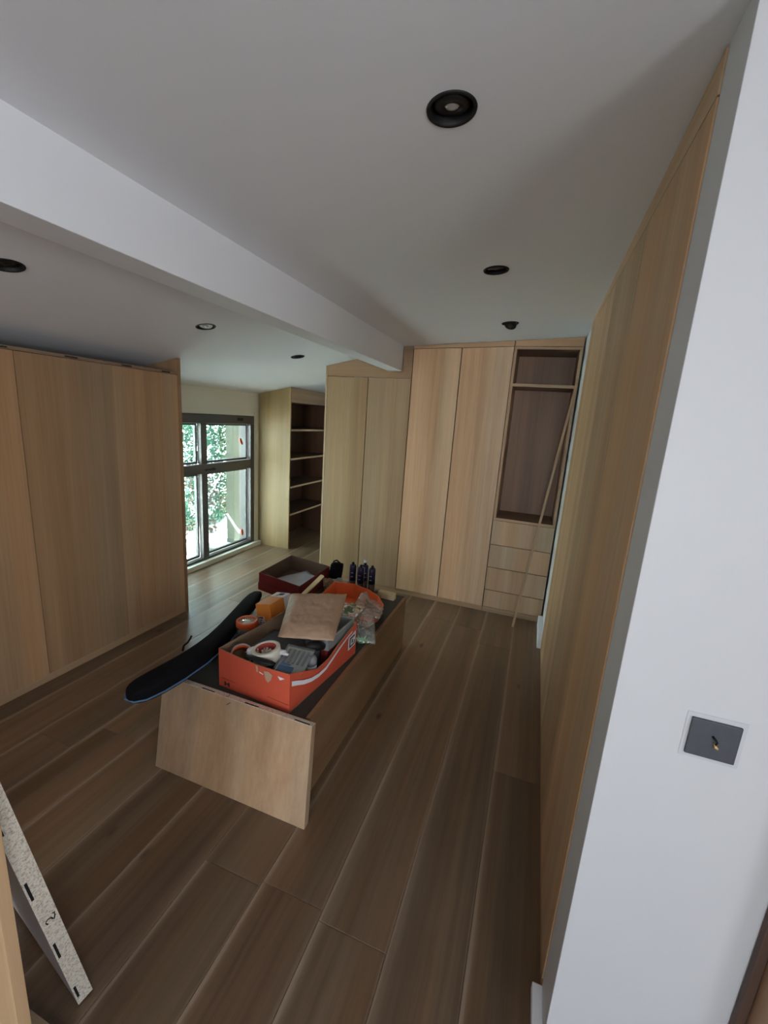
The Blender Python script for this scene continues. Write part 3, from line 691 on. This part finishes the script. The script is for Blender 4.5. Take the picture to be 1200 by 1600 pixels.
obj('white_stripe', st, WHITEP, oc)
patch('label_sticker', [onside(.83, .065), onside(.975, .065), onside(.975, .145), onside(.83, .135)], WHITEP, sn)
for za, zb, ta, tb in ((.075, .082, .85, .955), (.120, .128, .86, .955), (.075, .128, .85, .868), (.075, .10, .94, .955), (.092, .112, .895, .915)):
    patch('printed_mark', [onside(ta, za) + sn * .001, onside(tb, za) + sn * .001, onside(tb, zb) + sn * .001, onside(ta, zb) + sn * .001], INK, sn)

ZB = ZT + .008
# --- inside the carton: filler tools so the contents are carried
def smallbox(name, label, cat, dims, mat, M, bevel=.003):
    b = B(); box(b, *dims, M=M); return tag(obj(name, b, mat, bevel=bevel), label, cat)
smallbox('tool_case', 'dark grey tool case under the clear pack in the carton', 'case', (-.15, .15, -.10, .11, 0, .115), SLATE, T(-1.03, 1.635, ZB, 0, 0, -4), .008)
smallbox('tool_case', 'black tool case under the parcel in the carton', 'case', (-.13, .13, -.07, .07, 0, .118), BMETAL, T(-1.0, 1.835, ZB, 0, 0, -5), .008)
def tape(name, label, x, y, z, r, ri, w, rot, mat, core):
    M = T(x, y, z, *rot); t_ = thing(name, label, 'tape', (x, y, z))
    b = B(); lathe(b, [(ri + .003, 0), (r - .001, 0), (r, .001), (r, w - .001), (r - .001, w), (ri + .003, w)], 48, M, close=True); obj('tape_winding', b, mat, t_)
    b = B(); lathe(b, [(ri, .0005), (ri + .0028, .0005), (ri + .0028, w - .0005), (ri, w - .0005)], 40, M, close=True); obj('core', b, core, t_)
    return t_
tape('tape_roll', 'cream masking tape roll with red core on top of the carton contents', -1.025, 1.480, .520, .064, .043, .055, (4, -8, 0), CREAM, REDCORE)
b = B()
for i in range(18):
    a = i * 2.4; q_ = T(-1.025 + .018 * math.cos(a), 1.475 + .018 * math.sin(a), .545 + .001 * i, i * 31, i * 57, i * 13)
    box(b, -.010, .010, -.004, .004, -.001, .001, q_)
tag(obj('masking_paper_scrap', b, CREAM), 'crumpled cream tape scraps inside the masking tape roll', 'scrap')
tape('tape_roll', 'clear packing tape roll with orange core standing in the carton corner', -1.165, 1.472, .488, .052, .043, .045, (22, 30, 0), glass('clear_tape', (.85, .8, .72), .12, .35, .2), ORANGE2)
def crumple(name, label, cat, x, y, z, r, mat, seed, sq=(1, 1, .6)):
    b = B(); bmesh.ops.create_icosphere(b, subdivisions=3, radius=1)
    for v in b.verts:
        d = v.co.copy(); k_ = 1 + .55 * noise.noise(d * 2.3 + Vector((seed, 0, 0))) + .25 * noise.noise(d * 6 + Vector((0, seed, 0)))
        v.co = Vector((x + d.x * r * k_ * sq[0], y + d.y * r * k_ * sq[1], z + d.z * r * k_ * sq[2]))
    return tag(obj(name, b, mat), label, cat)
crumple('tissue', 'crumpled white paper between the two tape rolls', 'paper', -1.093, 1.462, .548, .026, WHITEP, 3)
crumple('tissue', 'white paper scrap right of the masking tape roll', 'paper', -.962, 1.500, .556, .018, WHITEP, 8, (1.6, .8, .5))
# trowel handle
b = B(); tube(b, [(-1.083, 1.408, .560), (-1.05, 1.402, .563), (-1.00, 1.40, .561), (-.955, 1.402, .558), (-.935, 1.410, .556)], [.006, .013, .017, .016, .007], 14)
for v in b.verts: v.co.z = .56 + (v.co.z - .56) * .55
tag(obj('trowel_handle', b, BMETAL), 'black curved handle lying along the carton front rim', 'tool')
# clear pack with card
pk = thing('blister_pack', 'clear blister pack of grey pieces with blue card in the carton', 'pack', (-.885, 1.48, .53))
MP = frame((-.905, 1.512, .532), (.80, .12, -.04), (-.25, .95, .20))
b = B(); box(b, -.062, .072, -.085, .075, 0, .010, MP); obj('tray', b, CLEAR, pk, bevel=.002)
b = B(); box(b, -.058, .068, -.080, .070, -.004, -.0005, MP); obj('card', b, PALEGR, pk)
b = B(); box(b, -.050, .020, -.078, -.048, -.0004, .0008, MP); obj('blue_print', b, BLUE, pk)
b = B(); box(b, -.046, .0, -.045, -.035, -.0004, .0008, MP); obj('blue_print', b, BLUE, pk)
for i in range(5):
    b = B(); box(b, -.045 + .022 * i, -.034 + .022 * i, -.03, .055, -.0004, .0045, MP); obj('grey_piece', b, GREYPL, pk, bevel=.001)
for yy in (-.062, .02):
    for i in range(1): pass
# spray can
def lath_thing(name, label, cat, x, y, z, rot, parts, mats, names, sc=1):
    t_ = thing(name, label, cat, (x, y, z)); M = T(x, y, z, *rot) @ Matrix.Scale(sc, 4)
    for prof, m_, nm in zip(parts, mats, names):
        b = B(); lathe(b, prof, 28, M); obj(nm, b, m_, t_)
    return t_
lath_thing('glue_bottle', 'small grey domed can standing at the right side inside the carton', 'can', -.848, 1.567, ZB, (0, 0, 0),
    [[(.001, 0), (.024, 0), (.025, .002), (.025, .110), (.001, .1101)], [(.001, .111), (.0255, .111), (.026, .135), (.020, .151), (.010, .157), (.001, .158)]], [WHITEP, GREYPL], ['body', 'cap'])
smallbox('small_carton', 'small orange carton down in the right front corner of the open carton', 'box', (-.03, .03, -.03, .03, 0, .075), ORANGE2, T(-.875, 1.425, ZB, 0, 0, 10), .002)
smallbox('red_case', 'dark red plastic piece under the right carton rim', 'case', (-.02, .02, -.055, .055, 0, .118), RED, T(-.842, 1.745, ZB, 0, 0, -7), .006)
b = B(); tube(b, [(-.92, 1.60, .525), (-.885, 1.62, .545), (-.855, 1.645, .542), (-.84, 1.67, .53)], [.012, .022, .022, .015], 12)
tag(obj('black_tool', b, BMETAL), 'black tool body beneath the right corner of the parcel', 'tool')
# grey tray standing at the back right of the carton
gt = thing('plastic_tray', 'grey translucent plastic tray rim at the right back of the carton', 'tray', (-.85, 1.84, .50))
MG = frame((-.878, 1.81, .505), (.96, -.11, .10), (.16, .95, .03))
b = B()
for d in ((-.06, .075, -.125, -.121, 0, .055), (-.06, .075, .116, .12, 0, .055), (-.06, -.056, -.12, .115, 0, .055), (.071, .075, -.12, .115, 0, .055), (-.06, .075, -.125, .12, -.003, 0)): box(b, *d, M=MG)
obj('tray_body', b, glass('smoke_plastic', (.55, .58, .55), .1, .25, .2), gt)
b = B()
loop_ = [(-.063, -.128), (.072, -.128), (.080, -.12), (.080, .115), (.072, .123), (-.063, .123)]
pts = [MG @ Vector((x, y, .056)) for x, y in loop_] + [MG @ Vector((loop_[0][0], loop_[0][1], .056))]
tube(b, pts, .005, 8, caps=False); obj('rim', b, plain('grey_rim', (.30, .31, .29), .4), gt)
# brown parcel
def pillow(name, label, cat, P00, P10, P11, P01, th, mat, seed, nu=34, nv=34, crease=.004, hem=.06):
    b = B(); P = [Vector(p) for p in (P00, P10, P11, P01)]
    nrm = (P[1] - P[0]).cross(P[3] - P[0]).normalized()
    if nrm.z < 0: nrm = -nrm
    lay = []
    for s in (1, -1):
        g_ = []
        for i in range(nu + 1):
            row = []
            for j in range(nv + 1):
                u_, v_ = i / nu, j / nv
                p = P[0] * (1 - u_) * (1 - v_) + P[1] * u_ * (1 - v_) + P[2] * u_ * v_ + P[3] * (1 - u_) * v_
                eu = max(0, min(1, min(u_, 1 - u_) / hem)); ev = max(0, min(1, min(v_, (1 - v_) * .9) / hem))
                f = (math.sin(eu * math.pi / 2) * math.sin(ev * math.pi / 2)) ** .8
                nz = crease * (noise.noise(p * 22 + Vector((seed, 0, s))) + .6 * noise.noise(p * 60 + Vector((0, seed, s))))
                row.append((p + nrm * (s * th / 2 * f + nz * (1.0 if s > 0 else .3)))) 
            g_.append(row)
        lay.append(g_)
    top = [[b.verts.new(q) for q in row] for row in lay[0]]
    bot = [[top[i][j] if (i in (0, nu) or j in (0, nv)) else b.verts.new(lay[1][i][j]) for j in range(nv + 1)] for i in range(nu + 1)]
    for i in range(nu):
        for j in range(nv):
            f = b.faces.new((top[i][j], top[i + 1][j], top[i + 1][j + 1], top[i][j + 1])); f.smooth = True
            try: f = b.faces.new((bot[i][j], bot[i][j + 1], bot[i + 1][j + 1], bot[i + 1][j])); f.smooth = True
            except ValueError: pass
    return tag(obj(name, b, mat), label, cat)
pillow('padded_envelope', 'crinkled brown kraft paper parcel lying across the orange carton', 'parcel', (-1.035, 1.575, .578), (-.772, 1.640, .592), (-.900, 2.055, .640), (-1.185, 1.925, .632), .062, PARCEL, 4, nu=60, nv=60, crease=.0048, hem=.20)

# --- jar with orange lid
jx, jy = -1.345, 1.752
jar = thing('plastic_jar', 'clear plastic jar with orange screw lid left of the carton', 'jar', (jx, jy, ZT))
MJ = T(jx, jy, ZT + .001, 0, 0, 0)
b = B(); lathe(b, [(.001, 0), (.050, 0), (.054, .004), (.055, .10), (.052, .112), (.050, .113), (.0515, .10), (.0505, .006), (.001, .004)], 40, MJ); obj('jar_body', b, CLEAR, jar)
b = B(); lathe(b, [(.001, .006), (.048, .006), (.048, .055), (.001, .060)], 24, MJ); obj('contents', b, plain('jar_contents', (.16, .12, .09), .8, noise_amt=.6, scale=90), jar)
b = B(); lathe(b, [(.054, .108), (.0575, .110), (.0575, .138), (.053, .142), (.046, .142), (.046, .108)], 48, MJ, close=True); lid = obj('lid', b, ORANGE2, jar)
b = B(); lathe(b, [(.001, .134), (.0459, .134), (.0459, .139), (.001, .139)], 40, MJ); obj('lid_top', b, plain('foil_lid', (.72, .76, .68), .12, .75), lid)
b = B(); box(b, -.002, .028, -.0565, -.0552, .03, .075, MJ @ Matrix.Rotation(R(12), 4, 'Z')); obj('label_sticker', b, WHITEP, jar)
# --- tilted amber carton
ac = thing('amber_carton', 'small tilted orange carton with white end and printed sticker beside the jar', 'box', (-1.27, 1.9, .45))
Pa, Pb = Vector((-1.305, 1.835, .545)), Vector((-1.255, 1.985, .585))
MA = frame((-1.338, 1.842, .449), (.96, -.10, .16), (.06, .99, .03))
LX, LY, LZ = .100, .185, .120
b = B(); box(b, 0, LX, 0, LY * .66, 0, LZ, MA); obj('carton_body', b, ORANGE3, ac, bevel=.002)
b = B(); box(b, .0005, LX - .0005, LY * .66 + .0005, LY, .0005, LZ - .0005, MA); obj('white_end', b, WHITEP, ac, bevel=.002)
b = B(); box(b, .012, .060, LY * .80, LY * .95, LZ, LZ + .0008, MA)
for v in b.verts: pass
b.clear()
for i in range(4): box(b, .040 + .009 * i, .046 + .009 * i, LY * (.76 + .03 * (i % 2)), LY * .93, LZ - .0004, LZ + .0006, MA)
box(b, .035, .042, LY * .72, LY * .78, LZ - .0004, LZ + .0006, MA)
obj('printed_mark', b, INK, ac)
b = B(); box(b, LX * .45, LX + .002, LY * .02, LY * .56, LZ, LZ + .003, MA); obj('flap', b, ORANGE3, ac, bevel=.001)
b = B(); box(b, .004, .052, -.0008, 0, .006, .050, MA); stc = obj('label_sticker', b, WHITEP, ac)
b = B()
for i in range(7):
    for j in range(3):
        if (i * 5 + j * 3) % 4: box(b, .008 + .0058 * i, .0118 + .0058 * i, -.0014, -.0008, .010 + .013 * j, .018 + .013 * j, MA)
obj('printed_mark', b, INK, stc)
b = B(); box(b, .020, .044, -.0016, -.0008, .038, .047, MA); obj('printed_mark', b, REDCORE, stc)
smallbox('foam_block', 'grey block under the tilted orange carton', 'block', (-.04, .04, -.06, .06, 0, .072), SLATE, T(-1.290, 1.93, ZT + .001, 0, 0, 0))

# --- red box with papers
rb = thing('red_box', 'dark red open cardboard box holding white papers at the table back left', 'box', (-1.50, 2.52, ZT))
zr0, zr1 = ZT + .002, .500
K = [Vector(p) for p in ((-1.735, 2.392, zr0), (-1.355, 2.310, zr0), (-1.362, 2.755, zr0), (-1.746, 2.835, zr0))]; tk = .004; up = Vector((0, 0, 1))
kc = sum(K, Vector()) / 4
def redwall(P, Q, nm, h, out=0.0, mats=(0, 1)):
    inw = (Q - P).cross(up).normalized(); inw = -inw if inw.dot(kc - P) < 0 else inw
    P, Q = P - inw * out, Q - inw * out; b = B(); inw = inw * tk
    vs = [P, Q, Q + up * h, P + up * h]; vi = [v + inw for v in vs]
    faces(b, vs + vi, [(0, 1, 2, 3), (3, 2, 6, 7), (0, 3, 7, 4), (1, 5, 6, 2), (0, 4, 5, 1)], 0)
    faces(b, vi, [(0, 3, 2, 1)], 1); obj(nm, b, [RED, REDIN], rb)
for i_, nm in ((0, 'front_wall'), (1, 'side_wall'), (2, 'back_wall'), (3, 'side_wall')): redwall(K[i_], K[(i_ + 1) % 4], nm, zr1 - zr0)
b = B(); prism(b, K, [p + up * .004 for p in K]); obj('bottom', b, REDIN, rb)
for i_ in (0, 1, 3): redwall(K[i_], K[(i_ + 1) % 4], 'lower_lid', .052, .007)
def sheet(label, x, y, z, rz, w_, h_, curl, seed):
    b = B(); n = 12; g_ = []
    M = T(x, y, z, 0, 0, rz)
    for i in range(n + 1):
        g_.append([b.verts.new(M @ Vector((w_ * (i / n - .5), h_ * (j / n - .5), curl * (abs(i / n - .5) * 2) ** 2 + .004 * noise.noise(Vector((i * .3, j * .3, seed)))))) for j in range(n + 1)])
    for i in range(n):
        for j in range(n): b.faces.new((g_[i][j], g_[i + 1][j], g_[i + 1][j + 1], g_[i][j + 1])).smooth = True
    bmesh.ops.solidify(b, geom=b.faces[:], thickness=.0006)
    return tag(obj('paper_sheet', b, WHITEP), label, 'paper')
sheet('upper white paper sheet lying in the red box', -1.535, 2.60, .408, -24, .21, .297, .012, 2)
sheet('lower white paper sheet peeking out in the red box', -1.525, 2.62, .392, -18, .21, .297, .008, 5)

# --- folding rule
b = B(); MR = frame((-1.165, 2.02, .585), (.042, .115, .068), (-1, .3, 0))
for i in range(3): box(b, -.10, .175, -.0135 + .009 * i, -.0055 + .009 * i, 0, .010, MR)
tag(obj('folding_rule', b, plain('yellow_wood', (.72, .60, .33), .45)), 'folded yellowish wooden rule sticking up behind the parcel', 'ruler')
smallbox('wood_block', 'low dark block under the folding rule', 'block', (-.05, .05, -.12, .12, 0, .10), BMETAL, T(-1.19, 2.11, ZT + .001, 0, 0, -15))

# --- small black bag behind red box
kb = thing('black_pouch', 'small black pouch with loop handle behind the red box', 'bag', (-1.325, 2.715, ZT))
b = B(); bmesh.ops.create_cube(b, size=1)
bmesh.ops.subdivide_edges(b, edges=b.edges[:], cuts=4, use_grid_fill=True)
for v in b.verts:
    p = v.co; q_ = p.normalized() * .5; p2 = p * .6 + q_ * .4
    v.co = Vector((-1.312 + p2.x * .095 + .02 * p2.z, 2.765 + p2.y * .07, .457 + p2.z * .165 + .006 * noise.noise(p * 5)))
for f in b.faces: f.smooth = True
obj('pouch_body', b, NYLON, kb)
b = B(); tube(b, [(-1.335, 2.765, .515), (-1.332, 2.765, .545), (-1.308, 2.765, .555), (-1.284, 2.765, .540), (-1.280, 2.765, .51)], .006, 8); obj('handle', b, NYLON, kb)

# --- orange tray with stuff
ot = thing('orange_bin', 'orange open plastic bin with curved side behind the parcel', 'bin', (-1.0, 2.46, ZT))
outl = [(-1.24, 2.30), (-.82, 2.20), (-.785, 2.32), (-.800, 2.42), (-.86, 2.49), (-.95, 2.54), (-1.08, 2.575), (-1.22, 2.56)]
hts = [.05, .05, .05, .075, .09, .10, .105, .10]
cx = sum(p[0] for p in outl) / 8; cy = sum(p[1] for p in outl) / 8
b = B(); n = len(outl); V = []
for (x, y), h in zip(outl, hts):
    V.append([b.verts.new(v) for v in ((cx + (x - cx) * .93, cy + (y - cy) * .93, ZT + .001), (x, y, ZT + h), (cx + (x - cx) * .975, cy + (y - cy) * .975, ZT + h), (cx + (x - cx) * .90, cy + (y - cy) * .90, ZT + .006))])
for i in range(n):
    a, c_ = V[i], V[(i + 1) % n]
    for j in range(3): b.faces.new((a[j], c_[j], c_[j + 1], a[j + 1]))
b.faces.new([q[3] for q in V]); b.faces.new([q[0] for q in V][::-1])
obj('bin_body', b, ORANGE2, ot)
b = B()
rim = [Vector((x, y, ZT + h)) for (x, y), h in zip(outl, hts)]
tube(b, rim + [rim[0]], .004, 6, caps=False); obj('rim', b, ORANGE2, ot)
# --- cartridges
def cartridge(x, y, lean, rz, label, first=None):
    if first is not None:
        o = first.copy(); C.objects.link(o); o.location = (x, y, ZT + .001); o.rotation_euler = (R(lean[0]), R(lean[1]), R(rz)); o['label'] = label
        for ch in list(first.children):
            c2 = ch.copy(); C.objects.link(c2); c2.parent = o
        return o
    t_ = thing('sealant_cartridge', label, 'cartridge', (0, 0, 0), 'sealant cartridges standing at the table back')
    b = B(); lathe(b, [(.001, 0), (.0245, 0), (.025, .002), (.025, .075), (.001, .0751)], 26); obj('lower_print', b, BROWN, t_)
    b = B(); lathe(b, [(.001, .0755), (.0251, .0755), (.0251, .185), (.022, .192), (.001, .193)], 26); obj('tube_body', b, CARTM, t_)
    b = B(); lathe(b, [(.001, .194), (.010, .194), (.010, .206), (.007, .212), (.001, .2125)], 16); obj('nozzle_stub', b, BMETAL, t_)
    b = B()
    for i in range(8):
        a = R(28 + i * 4); a2 = R(28 + i * 4 + 4)
        prism(b, [(.0253 * math.cos(a), .0253 * math.sin(a), z) for z in (.004, .188)] + [(.0253 * math.cos(a2), .0253 * math.sin(a2), z) for z in (.188, .004)],
              [(.0262 * math.cos(a), .0262 * math.sin(a), z) for z in (.004, .188)] + [(.0262 * math.cos(a2), .0262 * math.sin(a2), z) for z in (.188, .004)])
    obj('white_print', b, WHITEP, t_)
    b = B()
    for i, z in enumerate((.105, .135)):
        a0 = R(-95); 
        for k_ in range(3): 
            a = a0 + R(13 * k_); a2 = a + R(9)
            prism(b, [(.0253 * math.cos(a), .0253 * math.sin(a), z), (.0253 * math.cos(a2), .0253 * math.sin(a2), z), (.0253 * math.cos(a2), .0253 * math.sin(a2), z + .003), (.0253 * math.cos(a), .0253 * math.sin(a), z + .005)],
                  [(.0259 * math.cos(a), .0259 * math.sin(a), z), (.0259 * math.cos(a2), .0259 * math.sin(a2), z), (.0259 * math.cos(a2), .0259 * math.sin(a2), z + .005), (.0259 * math.cos(a), .0259 * math.sin(a), z + .005)])
    obj('lettering_lines', b, PALEGR, t_)
    t_.location = (x, y, ZT + .001); t_.rotation_euler = (R(lean[0]), R(lean[1]), R(rz)); return t_
c1 = cartridge(-1.152, 2.715, (0, 0), 0, 'leftmost dark violet sealant cartridge at the table back')
cartridge(-1.078, 2.690, (0, 0), -10, 'dark violet sealant cartridge, second from left, beside the one with a pale cap', c1)
c3 = cartridge(-1.070, 2.750, (0, 0), 10, 'dark violet sealant cartridge with a pale cap just behind its neighbour', c1)
cartridge(-1.000, 2.715, (0, 0), -15, 'rightmost dark violet sealant cartridge at the table back', c1)
b = B(); lathe(b, [(.001, .0), (.013, .0), (.013, .016), (.001, .0165)], 16, T(-1.070, 2.750, ZT + .2145)); tag(obj('cap', b, WHITEP), 'pale cap on the rear sealant cartridge', 'cap')
# --- yellow block, cardboard piece
smallbox('wood_offcut', 'pale yellow softwood offcut at the back right table corner', 'block', (-.062, .062, -.022, .022, 0, .045), PALEWOOD, T(-.868, 2.69, ZT + .001, 0, 0, -3), .001)
smallbox('cardboard_scrap', 'brown cardboard scrap left of the wood offcut', 'cardboard', (-.045, .045, -.03, .03, 0, .022), KRAFT, T(-.945, 2.655, ZT + .001, 0, 0, 12), .001)

# --- zip bags
def filmbag(label, P00, P10, P11, P01, th, seed, cr=.012):
    return pillow('zip_bag', label, 'bag', P00, P10, P11, P01, th, BAGP, seed, 22, 22, cr, .12)
filmbag('clear zip bag with bright green plastic wedges hanging by the carton side', (-.800, 1.975, .402), (-.690, 2.00, .412), (-.790, 2.235, .465), (-.885, 2.19, .47), .030, 3)
filmbag('clear zip bag spread to the right over the orange bin', (-.930, 2.17, .47), (-.745, 2.21, .45), (-.765, 2.33, .47), (-.955, 2.42, .505), .028, 7, .014)
filmbag('clear zip bag with green contents against the parcel side', (-.945, 2.02, .50), (-.845, 2.03, .49), (-.85, 2.24, .49), (-.985, 2.20, .52), .035, 11, .012)
def pieces(name, label, n, bx, mat, seed, size):
    rnd = random.Random(seed)
    for i in range(n):
        b = B(); M = T(rnd.uniform(bx[0], bx[1]), rnd.uniform(bx[2], bx[3]), rnd.uniform(bx[4], bx[5]), rnd.uniform(-40, 40), rnd.uniform(-40, 40), rnd.uniform(0, 180))
        prism(b, [M @ Vector(p) for p in ((0, 0, 0), (size, 0, 0), (size, size * .45, 0), (0, size * .45, 0))], [M @ Vector(p) for p in ((0, 0, .002), (size, 0, .006), (size, size * .45, .006), (0, size * .45, .002))])
        tag(obj(name, b, mat), label, 'wedge', label)
pieces('plastic_wedge', 'bright green plastic wedge in the bottom of the hanging zip bag', 22, (-.80, -.755, 1.995, 2.035, .392, .412), GREENP, 5, .017)
pieces('plastic_peg', 'dull green plastic peg inside the zip bag by the parcel', 14, (-.94, -.87, 2.06, 2.19, .49, .515), DGREEN, 6, .035)
crumple('crumpled_film', 'crumpled clear film between the black pouch and the cartridges', 'film', -1.225, 2.66, ZT + .045, .05, glass('grey_film', (.7, .7, .66), .15, .3, .2), 21, (1.5, .8, .75))
crumple('crumpled_film', 'crumpled brown film beside the red box corner', 'film', -1.29, 2.60, ZT + .055, .035, KRAFT, 31, (1, 1, 1.2))
b = B()
for i in range(4): box(b, -.10, .10, -.009, .009, -.001, .001, T(-.89 + .02 * i, 2.36 - .02 * i, .475 + .006 * i, 8 * i, -14, 118 + 11 * i))
tag(obj('film_strips', b, CLEAR), 'stiff clear plastic strips lying over the orange bin', 'strip')

# --- long lath leaning in the corner
b = B(); f0 = Vector((.004, 3.447, 0)); t1 = Vector((.2125, 3.625, 1.985)); d = (t1 - f0).normalized()
ML = frame(f0 + Vector((0, 0, .004)), d, (0, 1, 0)); box(b, 0, (t1 - f0).length, -.006, .006, -.009, .009, ML)
tag(obj('wooden_lath', b, wood('lath_wood', 'z', (.30, .20, .12), (.44, .31, .20), wide=20)), 'thin wooden lath leaning in the corner in front of the niche unit', 'lath')
